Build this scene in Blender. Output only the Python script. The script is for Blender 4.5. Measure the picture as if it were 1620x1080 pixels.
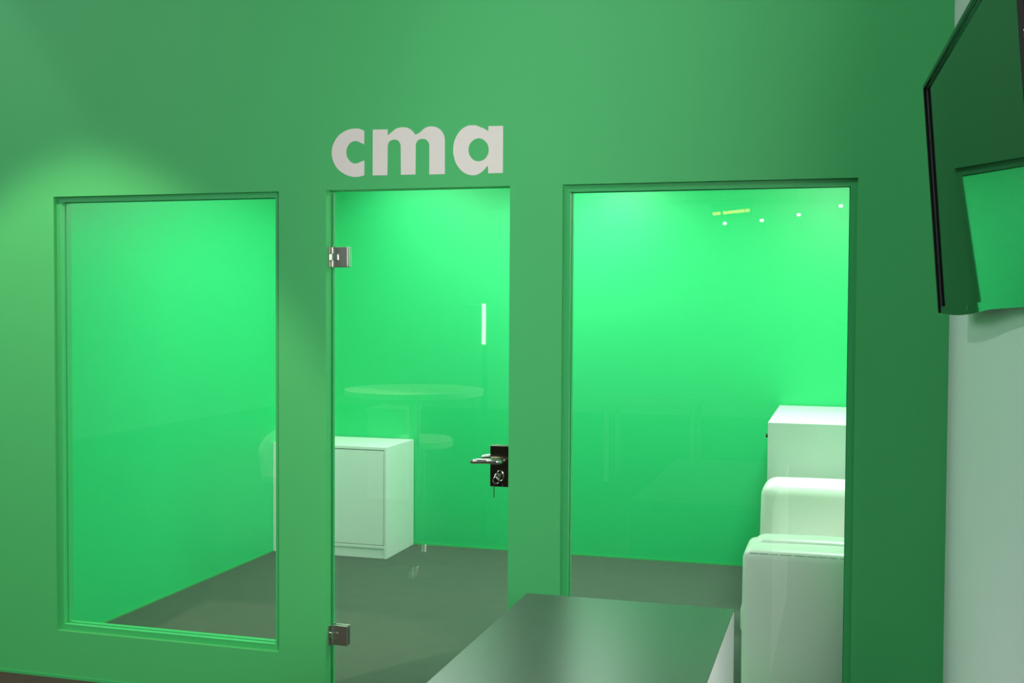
import bpy, bmesh, math, random
from mathutils import Vector, Matrix
random.seed(4)
C = bpy.context.scene.collection
for o in list(bpy.data.objects): bpy.data.objects.remove(o)

# ------------------------------------------------------------------ camera
CAM = Vector((1.8484, -4.2749, 1.65))
YAW, PITCH, ROLL = -0.28217, -0.032033, 0.0058072
F = Vector((math.sin(YAW)*math.cos(PITCH), math.cos(YAW)*math.cos(PITCH), math.sin(PITCH)))
R0 = Vector((math.cos(YAW), -math.sin(YAW), 0)); U0 = R0.cross(F)
R = R0*math.cos(ROLL) + U0*math.sin(ROLL); U = U0*math.cos(ROLL) - R0*math.sin(ROLL)
cd = bpy.data.cameras.new('camera'); cam = bpy.data.objects.new('camera', cd); C.objects.link(cam)
M = Matrix((R, U, -F)).transposed().to_4x4(); M.translation = CAM
cam.matrix_world = M
cd.sensor_fit = 'HORIZONTAL'; cd.sensor_width = 36; cd.lens = 36*1827.5/1620; cd.clip_start = .05
bpy.context.scene.camera = cam

# ------------------------------------------------------------------ world, exposure
w = bpy.data.worlds.new('hall'); bpy.context.scene.world = w; w.use_nodes = True
w.node_tree.nodes['Background'].inputs[0].default_value = (.80, 1.0, .92, 1)
w.node_tree.nodes['Background'].inputs[1].default_value = .15
vs = bpy.context.scene.view_settings
vs.view_transform = 'Standard'; vs.look = 'None'; vs.gamma = 1; vs.use_curve_mapping = False
vs.exposure = 0.0

# ------------------------------------------------------------------ lights
def aim(o, tgt):
    o.rotation_euler = (Vector(tgt)-o.location).to_track_quat('-Z', 'Y').to_euler()
def area(name, loc, tgt, sx, sy, power, col):
    l = bpy.data.lights.new(name, 'AREA'); l.shape = 'RECTANGLE'; l.size = sx; l.size_y = sy
    l.energy = power; l.color = col
    o = bpy.data.objects.new(name, l); C.objects.link(o); o.location = loc; aim(o, tgt); return o
def spot(name, loc, tgt, power, angle, blend, col, size=.05):
    l = bpy.data.lights.new(name, 'SPOT'); l.energy = power; l.spot_size = math.radians(angle)
    l.spot_blend = blend; l.color = col; l.shadow_soft_size = size
    o = bpy.data.objects.new(name, l); C.objects.link(o); o.location = loc; aim(o, tgt); return o
# inside the cabin: ceiling panels
area('cabin_light', (1.82, 1.85, 2.54), (1.6, 2.15, 0), .32, .4, 40, (.90, 1, .92))
area('cabin_light', (.35, 2.45, 2.54), (.25, 2.5, 0), .6, .35, 20, (.86, 1, .92))
area('cabin_light', (-.62, 1.75, 2.54), (-.62, 1.7, 0), 1.0, 1.5, 43, (.90, 1, .93))
area('cabin_light', (-.95, 2.78, 2.54), (-.95, 2.85, 0), .7, .25, 4.5, (.90, 1, .93))
# the hall outside: high ceiling wash, a neighbouring stand's light and spots, one added
area('hall_light', (-4.8, -4.2, 4.4), (1.5, -.3, 1.2), 3, 2.5, 85, (.84, 1, .97))
area('stand_light', (3.2, -4.45, 2.25), (1.4, -.6, .9), 1.5, 1.2, 165, (1, .97, .95))
spot('hall_spot', (-1.32, -1.45, 4.3), (-1.28, -.62, 0), 450, 52, .28, (1, .77, .57))
spot('hall_spot', (1.0, -3.2, 5.4), (.85, 0, 2.75), 20, 38, .55, (.80, 1, .95))
spot('hall_spot', (-.6, -3.3, 4.4), (2.1, -.35, 1.3), 150, 62, .8, (.88, 1, .95))
spot('hall_spot', (-1.0, -2.5, 4.6), (-1.15, -2.6, .8), 230, 40, .5, (1, 1, .97))  # added spot, brightens the bar table and tub chair mirrored in the glass
spot('hall_spot', (-3.6, -2.4, 4.6), (-2.6, 0, 2.3), 60, 40, .25, (.72, 1, .95))

# ------------------------------------------------------------------ materials
def mat(name, col, rough=.5, metal=0, spec=.5, noise=0, nscale=60, bump=0, bscale=200, emit=None, estr=0, coat=0):
    m = bpy.data.materials.new(name); m.use_nodes = True; nt = m.node_tree; b = nt.nodes['Principled BSDF']
    b.inputs['Base Color'].default_value = (*col, 1); b.inputs['Roughness'].default_value = rough
    b.inputs['Metallic'].default_value = metal; b.inputs['Specular IOR Level'].default_value = spec
    b.inputs['Coat Weight'].default_value = coat
    if emit:
        b.inputs['Emission Color'].default_value = (*emit, 1); b.inputs['Emission Strength'].default_value = estr
    tc = nt.nodes.new('ShaderNodeTexCoord')
    if noise:
        n = nt.nodes.new('ShaderNodeTexNoise'); n.inputs['Scale'].default_value = nscale; n.inputs['Detail'].default_value = 3
        nt.links.new(tc.outputs['Object'], n.inputs['Vector'])
        r = nt.nodes.new('ShaderNodeMapRange'); r.inputs['To Min'].default_value = 1-noise; r.inputs['To Max'].default_value = 1+noise
        nt.links.new(n.outputs['Fac'], r.inputs['Value'])
        x = nt.nodes.new('ShaderNodeVectorMath'); x.operation = 'SCALE'; x.inputs[0].default_value = col
        nt.links.new(r.outputs[0], x.inputs['Scale']); nt.links.new(x.outputs[0], b.inputs['Base Color'])
    if bump:
        n = nt.nodes.new('ShaderNodeTexNoise'); n.inputs['Scale'].default_value = bscale; n.inputs['Detail'].default_value = 2
        nt.links.new(tc.outputs['Object'], n.inputs['Vector'])
        bp = nt.nodes.new('ShaderNodeBump'); bp.inputs['Strength'].default_value = bump; bp.inputs['Distance'].default_value = .002
        nt.links.new(n.outputs['Fac'], bp.inputs['Height']); nt.links.new(bp.outputs[0], b.inputs['Normal'])
    return m
def glass_mat():
    # clear sheet glass: tinted transmission plus Schlick mirror reflection on each face
    m = bpy.data.materials.new('sheet_glass'); m.use_nodes = True; nt = m.node_tree; N = nt.nodes; L = nt.links
    N.clear(); out = N.new('ShaderNodeOutputMaterial')
    t = N.new('ShaderNodeBsdfTransparent'); t.inputs[0].default_value = (.95, .985, .965, 1)
    g = N.new('ShaderNodeBsdfGlossy'); g.inputs['Roughness'].default_value = 0; g.inputs[0].default_value = (1, 1, 1, 1)
    geo = N.new('ShaderNodeNewGeometry'); d = N.new('ShaderNodeVectorMath'); d.operation = 'DOT_PRODUCT'
    L.new(geo.outputs['Normal'], d.inputs[0]); L.new(geo.outputs['Incoming'], d.inputs[1])
    def op(o, a, b=None):
        n = N.new('ShaderNodeMath'); n.operation = o
        for i, v in enumerate((a, b)):
            if v is None: continue
            if isinstance(v, (int, float)): n.inputs[i].default_value = v
            else: L.new(v, n.inputs[i])
        return n.outputs[0]
    a = op('ABSOLUTE', d.outputs['Value']); p = op('POWER', op('SUBTRACT', 1.0, a), 5.0)
    f = op('ADD', op('MULTIPLY', p, .96), .04)
    mx = N.new('ShaderNodeMixShader'); L.new(f, mx.inputs[0]); L.new(t.outputs[0], mx.inputs[1]); L.new(g.outputs[0], mx.inputs[2])
    L.new(mx.outputs[0], out.inputs[0]); return m
GREEN = (.064, .48, .145)
m_green = mat('green_wall_paint', GREEN, .55, noise=.025, nscale=3, bump=.05)
m_green_in = mat('green_cabin_paint', (.026, .56, .185), .45, noise=.02, nscale=3, bump=.04)
m_frame = mat('green_frame_shaded', (.050, .46, .140), .40, bump=.03)  # wall green, slightly darkened to stand in for shade in the window recesses
m_white_wall = mat('white_wall_paint', (.80, .84, .83), .5, noise=.02, nscale=2, bump=.05)
m_floor_in = mat('grey_carpet', (.072, .100, .074), .9, noise=.10, nscale=9, bump=.5, bscale=500)
m_floor = mat('dark_brown_carpet', (.045, .036, .028), .95, noise=.2, nscale=14, bump=.5, bscale=400)
m_ceil = mat('white_ceiling_paint', (.75, .76, .75), .7)
m_melamine = mat('white_melamine', (.83, .85, .83), .35, bump=.02)
m_shadow = mat('cabinet_core', (.50, .52, .50), .6)
m_leather = mat('white_leather', (.88, .875, .82), .38, noise=.02, nscale=8, bump=.18, bscale=120)
m_thread = mat('grey_seam', (.22, .24, .22), .7)
m_top = mat('grey_laminate', (.072, .098, .078), .29, spec=.36, bump=.03, bscale=700)
m_letter = mat('white_vinyl', (.80, .74, .70), .55)
m_chrome = mat('brushed_steel', (.46, .45, .41), .36, metal=1)
m_bronze = mat('dark_polished_lock_metal', (.20, .165, .12), .16, metal=1)
m_bright = mat('polished_steel', (.80, .78, .74), .12, metal=1)
m_black = mat('gloss_black_plastic', (.006, .006, .006), .25)
m_matte = mat('matt_black_plastic', (.012, .013, .013), .5)
m_flat = mat('flat_black_edge', (.006, .006, .006), .8, spec=.12)
m_grey_trim = mat('grey_trim_metal', (.25, .27, .26), .35, metal=.6)
m_screen = mat('black_screen_glass', (.002, .003, .002), .03, spec=.38)
m_dark = mat('black_rubber', (.01, .01, .01), .7)
m_glass = glass_mat()
m_edge = mat('glass_edge_green', (.03, .28, .12), .2)
m_lamp = mat('lamp_lens', (1, 1, 1), .4, emit=(.95, 1, .95), estr=16)
m_yellow = mat('yellow_lit_acrylic', (1, .8, .2), .4, emit=(1, .72, .10), estr=7)
m_strip = mat('white_light_tube', (1, 1, 1), .4, emit=(1, 1, .88), estr=10)

# ------------------------------------------------------------------ helpers
def bx(bm, x0, x1, y0, y1, z0, z1, bev=0, seg=2):
    vs_ = [bm.verts.new((x, y, z)) for x in (x0, x1) for y in (y0, y1) for z in (z0, z1)]
    fs = []
    for q in ((0,1,3,2),(4,6,7,5),(0,4,5,1),(2,3,7,6),(0,2,6,4),(1,5,7,3)):
        fs.append(bm.faces.new([vs_[i] for i in q]))
    if bev:
        es = list({e for f in fs for e in f.edges})
        bmesh.ops.bevel(bm, geom=es, offset=bev, segments=seg, profile=.5, affect='EDGES')
def obj(name, bm, m, parent=None, smooth=False):
    bmesh.ops.recalc_face_normals(bm, faces=bm.faces[:])
    me = bpy.data.meshes.new(name); bm.to_mesh(me); bm.free()
    me.materials.append(m)
    if smooth:
        for p in me.polygons: p.use_smooth = True
    o = bpy.data.objects.new(name, me); C.objects.link(o)
    if parent: o.parent = parent
    return o
def box(name, a, m, parent=None, bev=0, seg=2, smooth=False):
    bm = bmesh.new(); bx(bm, *a, bev, seg); return obj(name, bm, m, parent, smooth)
def tag(o, label, cat, group=None):
    o['label'] = label; o['category'] = cat
    if group: o['group'] = group
    return o
def struct(o): o['kind'] = 'structure'; return o
def empty(name, loc=(0, 0, 0)):
    o = bpy.data.objects.new(name, None); C.objects.link(o); o.location = loc; o.empty_display_size = .1; return o
def thing(name, loc, label, cat, group=None): return tag(empty(name, loc), label, cat, group)
def at(root, a):          # world box -> box local to root
    l = root.location
    return (a[0]-l.x, a[1]-l.x, a[2]-l.y, a[3]-l.y, a[4]-l.z, a[5]-l.z)
def tube(bm, pts, rad, n=12, cap=True):
    pts = [Vector(p) for p in pts]; rings = []
    rads = rad if isinstance(rad, (list, tuple)) else [rad]*len(pts)
    t = (pts[1]-pts[0]).normalized(); up = Vector((0, 0, 1)) if abs(t.z) < .9 else Vector((1, 0, 0))
    nrm = t.cross(up).normalized()
    for i, p in enumerate(pts):
        t = ((pts[min(i+1, len(pts)-1)]-pts[max(i-1, 0)])).normalized()
        nrm = (nrm - t*nrm.dot(t)).normalized(); bi = t.cross(nrm)
        rings.append([bm.verts.new(p+(nrm*math.cos(2*math.pi*k/n)+bi*math.sin(2*math.pi*k/n))*rads[i]) for k in range(n)])
    for a, b in zip(rings, rings[1:]):
        for k in range(n): bm.faces.new((a[k], a[(k+1) % n], b[(k+1) % n], b[k]))
    if cap: bm.faces.new(rings[0]); bm.faces.new(rings[-1][::-1])
def lathe(bm, prof, n=40, c=(0, 0)):
    rings = []
    for r, z in prof:
        rings.append([bm.verts.new((c[0]+r*math.cos(2*math.pi*k/n), c[1]+r*math.sin(2*math.pi*k/n), z)) for k in range(n)])
    for a, b in zip(rings, rings[1:]):
        for k in range(n): bm.faces.new((a[k], a[(k+1) % n], b[(k+1) % n], b[k]))
    bm.faces.new(rings[0]); bm.faces.new(rings[-1])
def weld_shade(o, ang=40):
    for p in o.data.polygons: p.use_smooth = True
    o.data.set_sharp_from_angle(angle=math.radians(ang))

# ------------------------------------------------------------------ setting
W1 = (-1.4657, -.3849, .2092, 2.108); DR = (-.174, .5975, 0, 2.104); W2 = (.8058, 1.878, .2092, 2.104)
TH = .085; D = 3.1193; LX = -1.8014; RX = 2.1893; H = 3.7
xs = [-3.4, W1[0], W1[1], DR[0], DR[1], W2[0], W2[1], RX]; zs = [0, W1[2], 2.105, H]
bm = bmesh.new(); vg = {}
def v(i, j):
    if (i, j) not in vg: vg[i, j] = bm.verts.new((xs[i], 0, zs[j]))
    return vg[i, j]
for i in range(7):
    for j in range(3):
        if (i in (1, 5) and j == 1) or (i == 3 and j < 2): continue
        bm.faces.new((v(i, j), v(i+1, j), v(i+1, j+1), v(i, j+1)))
ex = bmesh.ops.extrude_face_region(bm, geom=bm.faces[:])
bmesh.ops.translate(bm, verts=[g for g in ex['geom'] if isinstance(g, bmesh.types.BMVert)], vec=(0, TH, 0))
wall_front = struct(obj('wall_front', bm, m_green))
struct(box('wall_left', (LX-.06, LX, TH, D+.06, 0, 2.66), m_green_in))
struct(box('wall_back', (LX, 2.13, D, D+.06, 0, 2.66), m_green_in))
struct(box('wall_inner_right', (2.13, RX, TH, D+.06, 0, 2.66), m_green_in))
struct(box('wall_right', (RX, RX+.09, -2.13, TH, 0, H), m_white_wall))
struct(box('ceiling', (LX, 2.13, TH, D, 2.6, 2.66), m_ceil))
struct(box('floor', (-7, 8, -13, .0, -.06, 0), m_floor))
struct(box('floor', (LX-.06, RX, .0, D+.06, -.06, 0), m_floor_in))
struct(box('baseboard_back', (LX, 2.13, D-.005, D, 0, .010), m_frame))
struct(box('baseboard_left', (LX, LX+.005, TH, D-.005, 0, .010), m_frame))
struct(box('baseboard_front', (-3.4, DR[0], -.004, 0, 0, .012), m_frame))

def window(n, a):
    x0, x1, z0, z1 = a; B = .025; y0, y1 = .020, TH
    bm = bmesh.new()
    bx(bm, x0, x0+B, y0, y1, z0, z1); bx(bm, x1-B, x1, y0, y1, z0, z1)
    bx(bm, x0+B, x1-B, y0, y1, z1-B, z1); bx(bm, x0+B, x1-B, y0, y1, z0, z0+B)
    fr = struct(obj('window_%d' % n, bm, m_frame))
    bm = bmesh.new(); bx(bm, x0+B, x1-B, .048, .054, z0+B, z1-B)
    obj('pane', bm, m_glass, fr)
    bm = bmesh.new(); s = .003                 # silicone joint round the pane
    for q in ((x0+B, x0+B+s, z0+B, z1-B), (x1-B-s, x1-B, z0+B, z1-B), (x0+B, x1-B, z0+B, z0+B+s), (x0+B, x1-B, z1-B-s, z1-B)):
        bx(bm, q[0], q[1], .0465, .0478, q[2], q[3])
    j = obj('glazing_seal', bm, m_edge, fr); j['label'] = 'dark green seal line round the pane'
    return fr
window(1, W1); window(2, W2)

# ------------------------------------------------------------------ glass door with its fittings
GY0, GY1 = .052, .062
door = struct(box('door_1', (DR[0]+.004, DR[1]-.004, GY0, GY1, .008, DR[3]-.006), m_glass))
box('glass_edge', (DR[0]+.0025, DR[0]+.005, GY0-.001, GY1+.001, .008, DR[3]-.006), m_edge, door)['label'] = 'dark green polished edge of the glass on the hinge side'
for zc in (1.838, .289):
    h = empty('hinge'); h.parent = door; h['label'] = 'square steel hinge clamped on the glass edge'
    for s in (0, 1):
        y0 = GY0-.012 if s == 0 else GY1
        bm = bmesh.new(); bx(bm, DR[0]+.012, DR[0]+.076, y0, y0+.012, zc-.041, zc+.041, .0022, 2)
        obj('clamp_plate', bm, m_chrome, h)
    bm = bmesh.new(); bx(bm, DR[0], DR[0]+.004, GY0-.030, GY0+.040, zc-.041, zc+.041, .001, 1)
    obj('wall_plate', bm, m_chrome, h)
    bm = bmesh.new()
    for dz in (-.027, .027): tube(bm, [(DR[0]+.0085, GY0-.010, zc+dz-.013), (DR[0]+.0085, GY0-.010, zc+dz+.013)], .006, 14)
    weld_shade(obj('knuckle', bm, m_chrome, h))
    bm = bmesh.new(); bx(bm, DR[0]+.002, DR[0]+.034, GY0-.019, GY0-.006, zc-.013, zc+.013, .002, 2)
    obj('pivot_block', bm, m_bright, h)
# lock case
lk = empty('lock'); lk.parent = door; lk['label'] = 'dark polished lock case at the free edge of the glass door'
LXa, LXb, LZ0, LZ1 = .513, .590, .937, 1.098
for s in (0, 1):
    y0 = GY0-.020 if s == 0 else GY1
    bm = bmesh.new(); bx(bm, LXa, LXb, y0, y0+.020, LZ0, LZ1, .003, 3); obj('case_plate', bm, m_bronze, lk)
box('strike_edge', (LXb-.001, LXb+.003, GY0-.012, GY1+.012, LZ0+.01, LZ1-.01), m_bronze, lk)
def lever(s):
    yb = GY0-.020 if s < 0 else GY1+.020
    zc = 1.041; xc = .566
    bm = bmesh.new()
    pts = [(xc, yb, zc), (xc, yb+s*.030, zc)]
    for k in range(1, 7):
        a = k/6*math.pi/2; pts.append((xc-.018*math.sin(0)-.018*(1-math.cos(a)), yb+s*(.030+.018*math.sin(a)), zc))
    pts += [(xc-.05, yb+s*.050, zc+.001), (xc-.085, yb+s*.050, zc), (xc-.112, yb+s*.047, zc-.003), (xc-.120, yb+s*.045, zc-.004)]
    tube(bm, pts, [.0105]*8+[.0098, .0095, .0085, .004], 16)
    weld_shade(obj('lever_handle', bm, m_bright, lk), 50)
    bm = bmesh.new(); tube(bm, [(xc, yb, zc), (xc, yb+s*.007, zc)], .017, 24); weld_shade(obj('rosette', bm, m_bronze, lk))
lever(-1); lever(1)
yf = GY0-.020
bm = bmesh.new()
tube(bm, [(.5545+.0135*math.cos(a*math.pi/10), yf-.001, .981+.021*math.sin(a*math.pi/10)) for a in range(21)], .0022, 8, False)
weld_shade(obj('keyhole_collar', bm, m_bright, lk))
bm = bmesh.new(); tube(bm, [(.5545, yf+.001, .985), (.5545, yf-.008, .985)], .0085, 20); weld_shade(obj('lock_cylinder', bm, m_bronze, lk))
k = empty('key'); k.parent = lk
bm = bmesh.new(); bx(bm, .5535, .5555, yf-.026, yf-.006, .980, .990, .0006, 1); obj('key_blade', bm, m_bright, k)
bm = bmesh.new(); tube(bm, [(.5545+.011*math.cos(a*math.pi/8), yf-.032+.002*math.cos(a), .985+.009*math.sin(a*math.pi/8)) for a in range(17)], .0022, 6, False)
obj('key_bow', bm, m_bright, k)
bm = bmesh.new(); tube(bm, [(.5480+.013*math.sin(a*math.pi/8), yf-.033, .967+.013*math.cos(a*math.pi/8)) for a in range(17)], .0011, 6, False)
obj('key_ring', bm, m_bright, k)
bm = bmesh.new(); bx(bm, .5385, .5415, yf-.034, yf-.031, .899, .956, .0006, 1); obj('hanging_key', bm, m_bronze, k)
for (sx, sz) in ((.536, .951), (.565, .944)):
    bm = bmesh.new(); tube(bm, [(sx, yf+.001, sz), (sx, yf-.0018, sz)], .0035, 12); obj('screw', bm, m_bright, lk)

# ------------------------------------------------------------------ lettering on the wall
SH = {
 'c': [[(-0.008, 2.337), (-0.023, 2.344), (-0.035, 2.347), (-0.047, 2.347), (-0.06, 2.347), (-0.072, 2.345), (-0.083, 2.342), (-0.095, 2.337), (-0.105, 2.331), (-0.115, 2.325), (-0.123, 2.317), (-0.131, 2.308), (-0.137, 2.298), (-0.142, 2.288), (-0.146, 2.277), (-0.148, 2.266), (-0.149, 2.254), (-0.148, 2.243), (-0.146, 2.232), (-0.142, 2.221), (-0.137, 2.21), (-0.131, 2.2), (-0.123, 2.19), (-0.115, 2.182), (-0.105, 2.175), (-0.094, 2.168), (-0.083, 2.163), (-0.071, 2.159), (-0.059, 2.156), (-0.047, 2.155), (-0.035, 2.155), (-0.022, 2.157), (-0.007, 2.161), (-0.007, 2.219), (-0.027, 2.213), (-0.033, 2.21), (-0.04, 2.209), (-0.046, 2.208), (-0.053, 2.209), (-0.06, 2.212), (-0.066, 2.215), (-0.071, 2.22), (-0.076, 2.226), (-0.08, 2.232), (-0.083, 2.239), (-0.085, 2.247), (-0.085, 2.254), (-0.085, 2.262), (-0.083, 2.269), (-0.08, 2.276), (-0.076, 2.282), (-0.071, 2.288), (-0.066, 2.292), (-0.06, 2.295), (-0.053, 2.297), (-0.047, 2.298), (-0.04, 2.297), (-0.033, 2.295), (-0.027, 2.292), (-0.007, 2.283)]],
 'm': [[(0.029, 2.34), (0.093, 2.339), (0.093, 2.315), (0.113, 2.33), (0.12, 2.335), (0.128, 2.34), (0.136, 2.343), (0.146, 2.344), (0.155, 2.345), (0.165, 2.344), (0.173, 2.343), (0.18, 2.34), (0.187, 2.337), (0.193, 2.332), (0.199, 2.327), (0.21, 2.313), (0.231, 2.323), (0.238, 2.33), (0.246, 2.336), (0.256, 2.341), (0.267, 2.3435), (0.278, 2.344), (0.291, 2.342), (0.299, 2.339), (0.307, 2.335), (0.314, 2.329), (0.32, 2.323), (0.325, 2.315), (0.329, 2.307), (0.331, 2.299), (0.332, 2.29), (0.333, 2.157), (0.268, 2.157), (0.268, 2.271), (0.266, 2.279), (0.262, 2.286), (0.256, 2.292), (0.248, 2.296), (0.239, 2.297), (0.23, 2.296), (0.222, 2.293), (0.216, 2.287), (0.212, 2.28), (0.211, 2.272), (0.211, 2.158), (0.149, 2.159), (0.148, 2.271), (0.147, 2.279), (0.143, 2.287), (0.137, 2.293), (0.129, 2.297), (0.121, 2.298), (0.112, 2.297), (0.104, 2.294), (0.098, 2.288), (0.094, 2.281), (0.093, 2.273), (0.092, 2.158), (0.029, 2.159)]],
 'a': [[(0.51, 2.336), (0.569, 2.335), (0.569, 2.155), (0.51, 2.155), (0.509, 2.18), (0.506, 2.184), (0.498, 2.174), (0.489, 2.165), (0.479, 2.158), (0.468, 2.152), (0.457, 2.149), (0.445, 2.149), (0.438, 2.15), (0.427, 2.153), (0.415, 2.158), (0.405, 2.165), (0.395, 2.174), (0.387, 2.184), (0.379, 2.196), (0.374, 2.209), (0.37, 2.223), (0.367, 2.238), (0.367, 2.253), (0.368, 2.267), (0.371, 2.281), (0.376, 2.295), (0.383, 2.307), (0.391, 2.318), (0.4, 2.327), (0.41, 2.334), (0.421, 2.339), (0.432, 2.342), (0.444, 2.342), (0.453, 2.342), (0.462, 2.34), (0.471, 2.337), (0.479, 2.332), (0.488, 2.330), (0.499, 2.3235), (0.51, 2.317)],
       [(0.512, 2.245), (0.511, 2.255), (0.508, 2.265), (0.503, 2.273), (0.496, 2.28), (0.488, 2.286), (0.48, 2.29), (0.471, 2.291), (0.461, 2.29), (0.453, 2.287), (0.445, 2.282), (0.438, 2.275), (0.433, 2.267), (0.43, 2.258), (0.429, 2.248), (0.43, 2.238), (0.433, 2.228), (0.438, 2.22), (0.445, 2.212), (0.453, 2.207), (0.462, 2.203), (0.471, 2.202), (0.48, 2.203), (0.489, 2.206), (0.497, 2.211), (0.503, 2.218), (0.508, 2.226), (0.511, 2.235)]]}
sign = thing('wall_lettering', (.21, 0, 2.155), 'pale grey bold lowercase letters cma on the green wall above the glass door', 'lettering')
for ch in 'cma':
    cu = bpy.data.curves.new('letter_outline', 'CURVE'); cu.dimensions = '2D'; cu.fill_mode = 'BOTH'; cu.extrude = .001
    for ring in SH[ch]:
        sp = cu.splines.new('POLY'); sp.points.add(len(ring)-1); sp.use_cyclic_u = True
        for p, (x, z) in zip(sp.points, ring): p.co = (x-.21, z-2.155, 0, 1)
    tmp = bpy.data.objects.new('tmp', cu); C.objects.link(tmp)
    me = bpy.data.meshes.new_from_object(tmp.evaluated_get(bpy.context.evaluated_depsgraph_get()))
    bpy.data.objects.remove(tmp); bpy.data.curves.remove(cu)
    me.transform(Matrix.Rotation(math.pi/2, 4, 'X')); me.transform(Matrix.Translation((0, -.0012, 0)))
    me.materials.clear(); me.materials.append(m_letter)
    lo = bpy.data.objects.new('letter', me); C.objects.link(lo); lo.parent = sign
    lo['label'] = 'letter ' + ch

# ------------------------------------------------------------------ desk in front of the wall
dx0, dx1, dy1, dy0, dz = .9068, 1.5423, -.8456, -2.35, .7565
dk = thing('desk', (1.2245, -1.6, 0), 'desk with matt grey top and white side panels in front of the right window', 'desk')
box('desk_top', at(dk, (dx0, dx1-.0005, dy0, dy1, dz-.003, dz)), m_top, dk, .0008, 1)['label'] = 'matt grey laminate top'
P = .022
box('side_panel', at(dk, (dx0, dx0+P, dy0, dy1-.0125, 0, dz-.003)), m_melamine, dk, .0008, 1)
box('side_panel', at(dk, (dx1-P, dx1, dy0, dy1-.0125, 0, dz-.003)), m_melamine, dk, .0008, 1)
box('back_panel', at(dk, (dx0, dx1, dy1-.012, dy1, 0, dz-.003)), m_top, dk)
box('under_top', at(dk, (dx0+P, dx1-P, dy0, dy1-.0125, dz-P-.003, dz-.003)), m_melamine, dk)

# ------------------------------------------------------------------ low two-door cupboard in the left corner
cx0, cx1, cy0, cy1, ch = LX+.0005, -.9894, 2.6278, D-.006, .7233
cb = thing('cabinet', ((cx0+cx1)/2, (cy0+cy1)/2, 0), 'low white two-door cabinet in the back left corner of the green room', 'cabinet')
T = .018
bm = bmesh.new()
bx(bm, cx0, cx0+T, cy0, cy1, 0, ch-T, .0008, 1); bx(bm, cx1-T, cx1, cy0, cy1, 0, ch-T, .0008, 1)
bx(bm, cx0+T, cx1-T, cy0, cy1, .066, .066+T); bx(bm, cx0+T, cx1-T, cy1-.008, cy1, .066+T, ch-T)
bmesh.ops.translate(bm, verts=bm.verts[:], vec=-cb.location); obj('carcass', bm, m_melamine, cb)
box('top_panel', at(cb, (cx0, cx1, cy0, cy1, ch-T, ch)), m_melamine, cb, .0008, 1)
box('plinth', at(cb, (cx0+T, cx1-T, cy0+.006, cy0+.022, 0, .064)), m_melamine, cb)
xm = (cx0+cx1)/2
for a, b in ((cx0+T+.0035, xm-.0015), (xm+.0015, cx1-T-.0035)):
    box('door', at(cb, (a, b, cy0+.002, cy0+.020, .066+T+.0035, ch-T-.0045)), m_melamine, cb, .0012, 1)
bm = bmesh.new(); bx(bm, cx0+T, cx1-T, cy0+.024, cy0+.030, .066+T, ch-T)
bmesh.ops.translate(bm, verts=bm.verts[:], vec=-cb.location); obj('inner_board', bm, m_dark, cb)

# ------------------------------------------------------------------ tall lockable cupboard behind the sofa
rc = thing('cabinet', (1.79, 2.5, 0), 'tall white lockable cabinet behind the sofa at the right', 'cabinet')
ax0, ax1, ay0, ay1, ah = 1.452, 2.124, 1.99, D-.010, 1.031
bm = bmesh.new()
bx(bm, ax0, ax1, ay0, ay0+T, 0, ah-T, .0008, 1); bx(bm, ax0, ax1, ay1-T, ay1, 0, ah-T, .0008, 1)
bx(bm, ax1-.01, ax1, ay0+T, ay1-T, 0, ah-T); bx(bm, ax0+.02, ax1-.01, ay0+T, ay1-T, .06, .06+T)
bmesh.ops.translate(bm, verts=bm.verts[:], vec=-rc.location); obj('carcass', bm, m_melamine, rc)
box('top_panel', at(rc, (ax0, ax1, ay0, ay1, ah-T, ah)), m_melamine, rc, .0008, 1)
ym = (ay0+ay1)/2
for i, (a, b) in enumerate(((ay0+T+.003, ym-.0015), (ym+.0015, ay1-T-.003))):
    dd = box('door', at(rc, (ax0+.001, ax0+.019, a, b, .083, ah-T-.003)), m_melamine, rc, .001, 1)
    if i == 0:
        bm = bmesh.new(); tube(bm, [(ax0+.001, 2.20, .938), (ax0-.020, 2.20, .938)], .011, 18)
        tube(bm, [(ax0-.020, 2.20, .938), (ax0-.024, 2.20, .938)], [.011, .008], 18)
        bmesh.ops.translate(bm, verts=bm.verts[:], vec=-rc.location)
        q = obj('lock_knob', bm, m_bronze, dd); q['label'] = 'small dark lock knob'; weld_shade(q)

# ------------------------------------------------------------------ white leather sofa
sf = thing('sofa', (1.79, 1.1, 0), 'white leather sofa seen from its end behind the right window', 'sofa')
def soft(name, a, r, seg=5, bulge=0, m=m_leather):
    bm = bmesh.new(); bx(bm, *at(sf, a), r, seg)
    if bulge:
        bmesh.ops.subdivide_edges(bm, edges=[e for e in bm.edges if e.calc_length() > .12], cuts=5, use_grid_fill=True)
        c = Vector(((a[0]+a[1])/2, (a[2]+a[3])/2, (a[4]+a[5])/2))-sf.location
        h = Vector(((a[1]-a[0])/2, (a[3]-a[2])/2, (a[5]-a[4])/2))
        for v_ in bm.verts:
            d = v_.co-c; u = Vector((d.x/h.x, d.y/h.y, d.z/h.z))
            for i in range(3):
                j, k2 = (i+1) % 3, (i+2) % 3
                w_ = max(0, 1-u[j]**2)*max(0, 1-u[k2]**2)
                v_.co[i] += bulge*w_*u[i]
    o = obj(name, bm, m, sf); weld_shade(o, 60); return o
soft('side_panel', (1.472, 2.115, .245, .550, .02, .705), .034, 6, .006)
soft('arm', (1.495, 2.110, .385, .572, .03, .719), .048, 6, .007)
soft('arm', (1.446, 2.115, 1.60, 1.88, .03, .766), .070, 8, .008)
soft('backrest', (1.93, 2.118, .560, 1.60, .20, .78), .06, 6, .008)
soft('seat_base', (1.475, 1.93, .562, 1.598, .05, .26), .02, 4)
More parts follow.
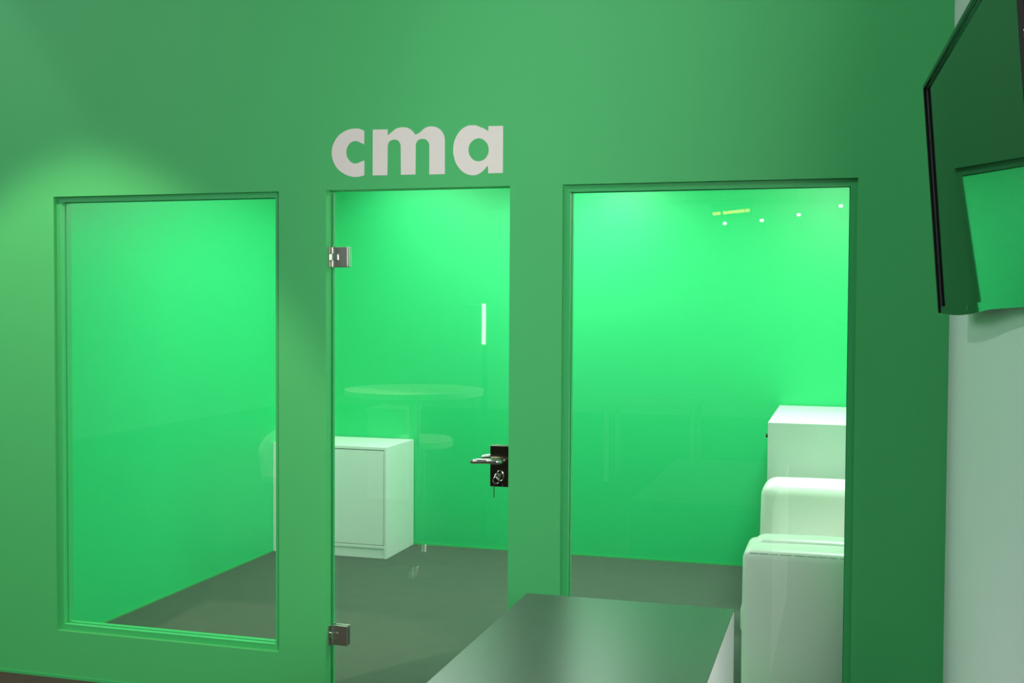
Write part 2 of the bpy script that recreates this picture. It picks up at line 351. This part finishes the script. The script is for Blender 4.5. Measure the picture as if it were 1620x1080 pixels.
soft('seat_cushion', (1.438, 1.93, .565, 1.595, .25, .43), .055, 6, .012)
for (px, py) in ((1.53, .31), (1.53, 1.78), (2.06, .31), (2.06, 1.78)):
    bm = bmesh.new(); bx(bm, px-.02, px+.02, py-.02, py+.02, 0, .04)
    bmesh.ops.translate(bm, verts=bm.verts[:], vec=-sf.location); obj('foot', bm, m_dark, sf)
pi_ = empty('seam'); pi_.parent = sf; pi_['label'] = 'dark stitched seam along the arm edge'
x = 1.500
while x < 2.08:                       # a line of long stitches
    l = random.uniform(.028, .045)
    bm = bmesh.new(); tube(bm, [Vector(p)-sf.location for p in ((x, .2535, .6935), (x+l, .2535, .6935))], .0016, 6)
    obj('stitch', bm, m_thread, pi_); x += l+random.uniform(.004, .012)

# ------------------------------------------------------------------ wall television
tv = tag(empty('television'), 'large black wall television tilted forward high on the white side wall', 'television')
P0 = Vector((2.1006, -.72, 1.632)); PT = Vector((2.049, -.72, 2.289)); PN = Vector((2.162, -2.08, 1.652))
Lx = PN-P0; LEN = Lx.length; Lx.normalize(); Uz = (PT-P0); HT = Uz.length; Uz = (Uz-Lx*Uz.dot(Lx)).normalized()
Ny = Uz.cross(Lx)                      # local y = away from the viewer, into the wall
if Ny.x < 0: Ny = -Ny
mt = Matrix((Lx, Ny, Uz)).transposed().to_4x4(); mt.translation = P0; tv.matrix_world = mt
def tvbox(name, a, m, parent=None, bev=0): return box(name, a, m, parent or tv, bev, 2)
tvbox('screen', (.012, LEN-.004, .010, .014, .018, HT-.012), m_screen)
bz = tvbox('bezel', (0, .011, 0, .016, 0, HT), m_black, None, .0015)
tvbox('bezel', (LEN-.004, LEN, .006, .016, 0, HT), m_flat, None)
tvbox('bezel', (.011, LEN-.004, 0, .016, HT-.011, HT), m_black, None, .0015)
n = 24; bm = bmesh.new(); top_, bot = [], []
for i in range(n+1):
    s = .011+(LEN-.015)*i/n; dip = .009*math.sin(math.pi*min(1, i/n/.62)) if i/n < .62 else 0
    top_.append((s, .018)); bot.append((s, -dip))
rows = [[bm.verts.new((s, y, z)) for s, z in (top_+bot[::-1])] for y in (.004, .016)]
for r_ in rows: bm.faces.new(r_)
k_ = len(rows[0])
for i in range(k_): bm.faces.new((rows[0][i], rows[0][(i+1) % k_], rows[1][(i+1) % k_], rows[1][i]))
obj('bottom_bezel', bm, m_screen, tv)
tvbox('trim_strip', (.0115, LEN-.0045, .0085, .010, HT-.0135, HT-.0115), m_grey_trim)
tvbox('trim_strip', (.0115, .0145, .0085, .010, .018, HT-.0135), m_grey_trim)
tvbox('trim_strip', (LEN-.0085, LEN-.0045, .0075, .010, .018, HT-.0135), m_grey_trim)
tvbox('back_panel', (.004, LEN-.002, .0135, .0165, .02, HT-.004), m_flat)
hs = tvbox('back_housing', (.25, LEN-.008, .0160, .042, .28, HT-.04), m_matte, None, .012)
bm = bmesh.new()
for i in range(9): bx(bm, LEN-.0005, LEN+.0006, .014+.0, .017, .40+i*.010, .404+i*.010)
o = obj('vent_slot', bm, m_bright, tv); o['kind'] = 'stuff'
tvbox('indicator', (.55, .556, .0028, .0045, .004, .014), m_grey_trim)
tvbox('wall_bracket', (.50, .85, .0415, .09, .33, .50), m_matte)

# ------------------------------------------------------------------ things behind the viewer, seen mirrored in the panes
bt = thing('bar_table', (-.70, -2.25, 0), 'round white bar table on a chrome stem reflected in the glass door', 'table')
bm = bmesh.new(); lathe(bm, [(.40, 1.09), (.425, 1.095), (.425, 1.125), (.42, 1.13)], 64); obj('table_top', bm, m_melamine, bt)
bm = bmesh.new(); lathe(bm, [(.03, .03), (.03, 1.09)], 24); weld_shade(obj('stem', bm, m_bright, bt))
bm = bmesh.new(); lathe(bm, [(.22, 0), (.22, .006), (.19, .014), (.05, .03), (.03, .035)], 48); weld_shade(obj('base_plate', bm, m_bright, bt))
pb = thing('plinth', (-1.78, -4.6, 0), 'white box plinth reflected in the glass door below the table reflection', 'plinth')
box('body', (-.17, .17, -.17, .17, .04, .76), m_melamine, pb, .002, 1); box('cap', (-.18, .18, -.18, .18, .76, .79), m_melamine, pb, .002, 1)
box('skirting', (-.15, .15, -.15, .15, 0, .04), m_dark, pb)
st = thing('low_stool', (-.9, -2.95, 0), 'low round white stool reflected in the glass door beside the lock', 'stool')
bm = bmesh.new(); lathe(bm, [(.18, .68), (.20, .69), (.20, .73), (.18, .75)], 40); obj('seat', bm, m_leather, st)
bm = bmesh.new(); lathe(bm, [(.025, .02), (.025, .68)], 20); obj('stem', bm, m_bright, st)
bm = bmesh.new(); lathe(bm, [(.19, 0), (.19, .006), (.04, .022)], 40); obj('base_plate', bm, m_bright, st)
tb = thing('meeting_table', (.1, -6.5, 0), 'white meeting table reflected in the right window', 'table')
box('table_top', (-.45, .45, -.32, .32, .72, .75), m_melamine, tb, .003, 1)
for sx in (-1, 1):
    for sy in (-1, 1): box('leg', (sx*.40-.02, sx*.40+.02, sy*.27-.02, sy*.27+.02, 0, .72), m_melamine, tb)
fr0 = None
def track(x, y, z):
    t = empty('track_spotlight', (x, y, z))
    bm = bmesh.new(); tube(bm, [(0, .10, .05), (0, -.0, 0)], .055, 20); obj('lamp_body', bm, m_matte, t)
    bm = bmesh.new(); tube(bm, [(0, .106, .080), (0, .101, .0505)], .022, 20); obj('lens', bm, m_lamp, t)
    return t
for (x, z), lb in zip(((.439, 2.619), (.869, 2.649), (1.29, 2.709), (1.759, 2.802)),
        ('lit spotlight reflected below the yellow sign in the right window', 'lit spotlight, second from left of the row reflected in the right window',
         'lit spotlight, third from left of the row reflected in the right window', 'lit spotlight reflected nearest the top right corner of the right window')):
    tag(track(x, -9.62, z-.06), lb, 'spotlight', 'spotlights on the far truss')
tr = tag(box('truss_bar', (-2.5, 4.0, -9.72, -9.64, 2.86, 2.92), m_grey_trim), 'dark horizontal truss bar carrying the spotlights behind the viewer', 'truss')
ys = thing('lit_sign', (.52, -9.5, 2.72), 'narrow yellow lit sign reflected in the top of the right window', 'sign')
box('backing', (-.24, .24, -.03, .0, -.02, .14), m_matte, ys)
for i, (a, b) in enumerate(((-.22, -.185), (-.18, -.13), (-.10, -.05), (-.045, .0), (.005, .05), (.055, .10), (.105, .15), (.16, .21))):
    box('lit_segment', (a, b, .0, .012, .0+.04*(a+.22)/.43, .035+.04*(a+.22)/.43), m_yellow, ys)
ls = thing('light_tube', (-.585, -3.3, 0), 'short white light tube on a post reflected in the glass door', 'lamp')
box('tube', (-.011, .011, -.008, .012, 1.37, 1.655), m_strip, ls, .003, 2)
box('post', (-.02, .02, -.035, -.008, .012, 1.66), m_matte, ls); box('foot', (-.12, .12, -.14, .10, 0, .012), m_matte, ls)
box('shelf', (-.11, -.011, -.03, .012, 1.645, 1.653), m_melamine, ls)

tc = thing('tub_chair', (-1.86, -3.0, 0), 'white tub chair reflected at the right edge of the left window', 'chair')
bm = bmesh.new(); n = 28; ro, ri = .27, .245; G = []
for i in range(n+1):
    a = math.radians(-25+230*i/n); zt = .62+.18*math.sin(math.pi*i/n)
    G.append([bm.verts.new((r*math.cos(a), -r*math.sin(a), z)) for r, z in ((ri*.9, .42), (ri, zt-.01), (ro, zt), (ro*.92, .40))])
for p, q in zip(G, G[1:]):
    for k in range(4): bm.faces.new((p[k], p[(k+1) % 4], q[(k+1) % 4], q[k]))
bm.faces.new(G[0]); bm.faces.new(G[-1])
weld_shade(obj('backrest', bm, m_leather, tc))
bm = bmesh.new(); lathe(bm, [(.20, .40), (.225, .41), (.225, .45), (.20, .465)], 36); weld_shade(obj('seat', bm, m_leather, tc))
for a in (45, 135, 225, 315):
    c_, s_ = math.cos(math.radians(a)), math.sin(math.radians(a))
    bm = bmesh.new(); tube(bm, [(.16*c_, .16*s_, .41), (.21*c_, .21*s_, 0)], [.013, .010], 10); weld_shade(obj('leg', bm, m_bright, tc))
